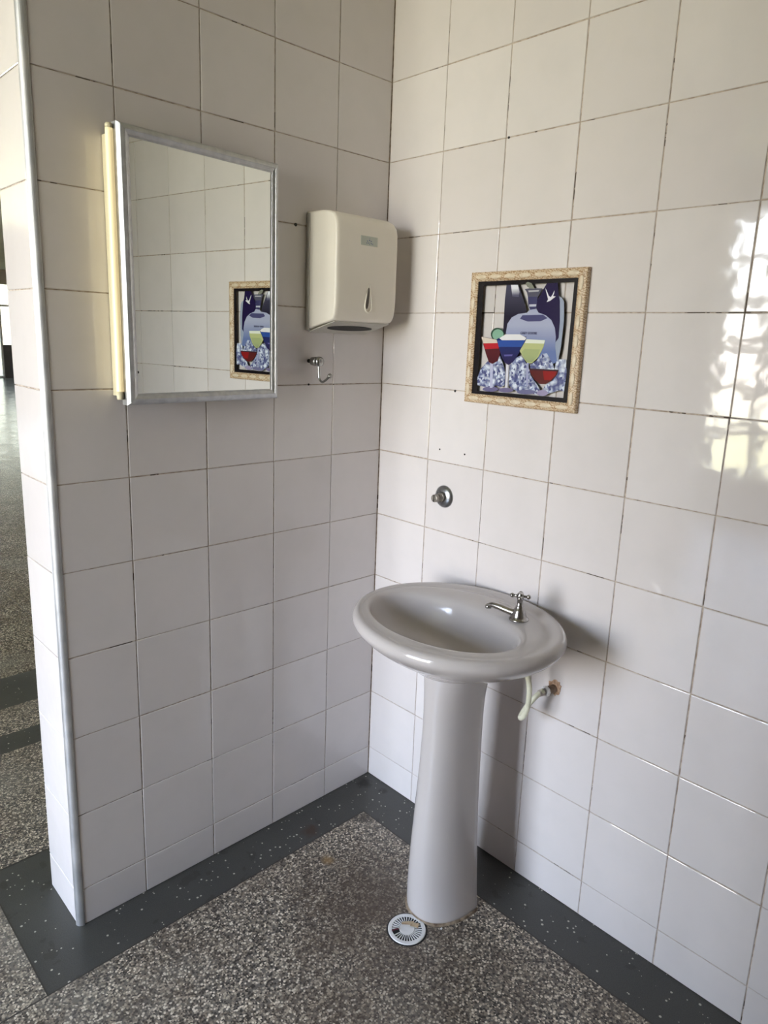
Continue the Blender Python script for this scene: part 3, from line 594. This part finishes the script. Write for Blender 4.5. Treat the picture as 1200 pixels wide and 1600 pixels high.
INKS = [
 ('tall_bottle', shaded('ink_dark_bottle', (.016, .013, .03), (.06, .06, .10), 1.49, 1.55)), ('bottle_glare', shaded('ink_glare', (.10, .10, .16), (.72, .74, .80), 1.540, 1.556)),
 ('frosted_side', ink('frost', (.30, .35, .46))), ('navy_bottle', ink('navy', (.014, .008, .050))), ('bird', ink('white', (.74, .74, .82))),
 ('decanter', shaded('ink_decanter', (.13, .18, .38), (.38, .41, .56), 1.41, 1.47)), ('decanter_band', ink('band', (.07, .07, .17))),
 ('decanter_neck', ink('neck', (.05, .05, .13))), ('neck_glint', ink('glint', (.50, .52, .62))), ('decanter_collar', ink('collar', (.09, .09, .13))), ('collar_glint', ink('glint2', (.42, .42, .46))), ('stopper', ink('stopper', (.22, .23, .19))),
 ('ice_cubes_back', ice.m), ('ice_cubes_left', ice.m), ('ice_cubes_middle', ice.m), ('ice_cubes_right', ice.m),
 ('glass_foot_left', ink('foot', (.14, .13, .26))), ('glass_foot_middle', ink('foot2', (.16, .14, .26))), ('glass_foot_right', ink('foot3', (.15, .15, .28))), ('glass_foot_coupe', ink('foot4', (.30, .27, .42))),
 ('glass_stem_left', ink('stem', (.46, .48, .66))), ('glass_stem_middle', ink('stem2', (.64, .64, .72))), ('glass_stem_right', ink('stem3', (.34, .36, .55))),
 ('lime_rind', ink('rind', (.03, .07, .05))), ('lime_slice', ink('lime', (.22, .40, .30))),
 ('red_glass', shaded('ink_red', (.06, .008, .015), (.09, .015, .02), 1.36, 1.40)), ('red_foam', ink('foam', (.62, .55, .48))), ('red_top', ink('red', (.45, .02, .03))),
 ('blue_glass', shaded('ink_blue', (.03, .015, .05), (.018, .025, .12), 1.36, 1.41)), ('blue_foam', ink('foam2', (.74, .74, .76))), ('blue_top', ink('blue', (.03, .08, .33))), ('blue_glint', ink('blue_glint', (.12, .11, .34))),
 ('green_glass', ink('chartreuse', (.46, .50, .23))), ('green_foam', ink('foam3', (.72, .76, .66))), ('green_lower', shaded('ink_olive', (.20, .26, .16), (.36, .42, .20), 1.36, 1.40)),
 ('coupe', ink('wine', (.10, .015, .015))), ('coupe_red', ink('wine_red', (.26, .012, .012))), ('coupe_rim', ink('rim', (.05, .02, .03)))]
bm = bmesh.new(); mats = [ink('black', (.010, .008, .010))]
PX = -.0112
def slab(bm, pts, x0, x1, mi):
    a = [bm.verts.new((x0, *p)) for p in pts]; b = [bm.verts.new((x1, *p)) for p in pts]; n = len(pts)
    for f in [bm.faces.new(a), bm.faces.new(b)] + [bm.faces.new((a[i], a[(i + 1) % n], b[(i + 1) % n], b[i])) for i in range(n)]: f.material_index = mi
O4, I4 = PRINT['black_border_outer'], PRINT['black_border_inner']
O4 = [(PY0 - FWD + .002, PZ1 - FWD + .002), (PY1 + FWD - .002, PZ1 - FWD + .002), (PY1 + FWD - .002, PZ0 + FWD - .002), (PY0 - FWD + .002, PZ0 + FWD - .002)]
for i in range(4):
    j = (i + 1) % 4; slab(bm, [O4[i], O4[j], I4[j], I4[i]], PX, PX - .0005, 0)
for i, (k, m) in enumerate(INKS):
    mats.append(m); slab(bm, PRINT[k], PX - .00001 * i, PX - .0005 - .00003 * i, len(mats) - 1)
bmesh.ops.recalc_face_normals(bm, faces=bm.faces)
# the lettering on the bottle
mats.append(ink('letter', (.05, .05, .12)))
for txt, sz, y0, z0 in (('GREY GOOSE', .0078, -.4905, 1.4485),):
    cu = bpy.data.curves.new('t', 'FONT'); cu.body = txt; cu.size = sz; cu.extrude = .0002; cu.offset = .0001
    to = bpy.data.objects.new('t', cu); col.objects.link(to)
    bpy.context.view_layer.update()
    tm = bpy.data.meshes.new_from_object(to.evaluated_get(bpy.context.evaluated_depsgraph_get()))
    off = len(bm.verts); bm.verts.ensure_lookup_table()
    vs2 = [bm.verts.new((PX - .0020 + (-.0001 if v.co.z > 0 else .0), y0 - v.co.x, z0 + v.co.y)) for v in tm.vertices]
    for p_ in tm.polygons:
        try: f = bm.faces.new([vs2[i] for i in p_.vertices]); f.material_index = len(mats) - 1
        except ValueError: pass
    bpy.data.objects.remove(to); bpy.data.curves.remove(cu); bpy.data.meshes.remove(tm)
link('printed_design', bm, mats, pic, recalc=False)
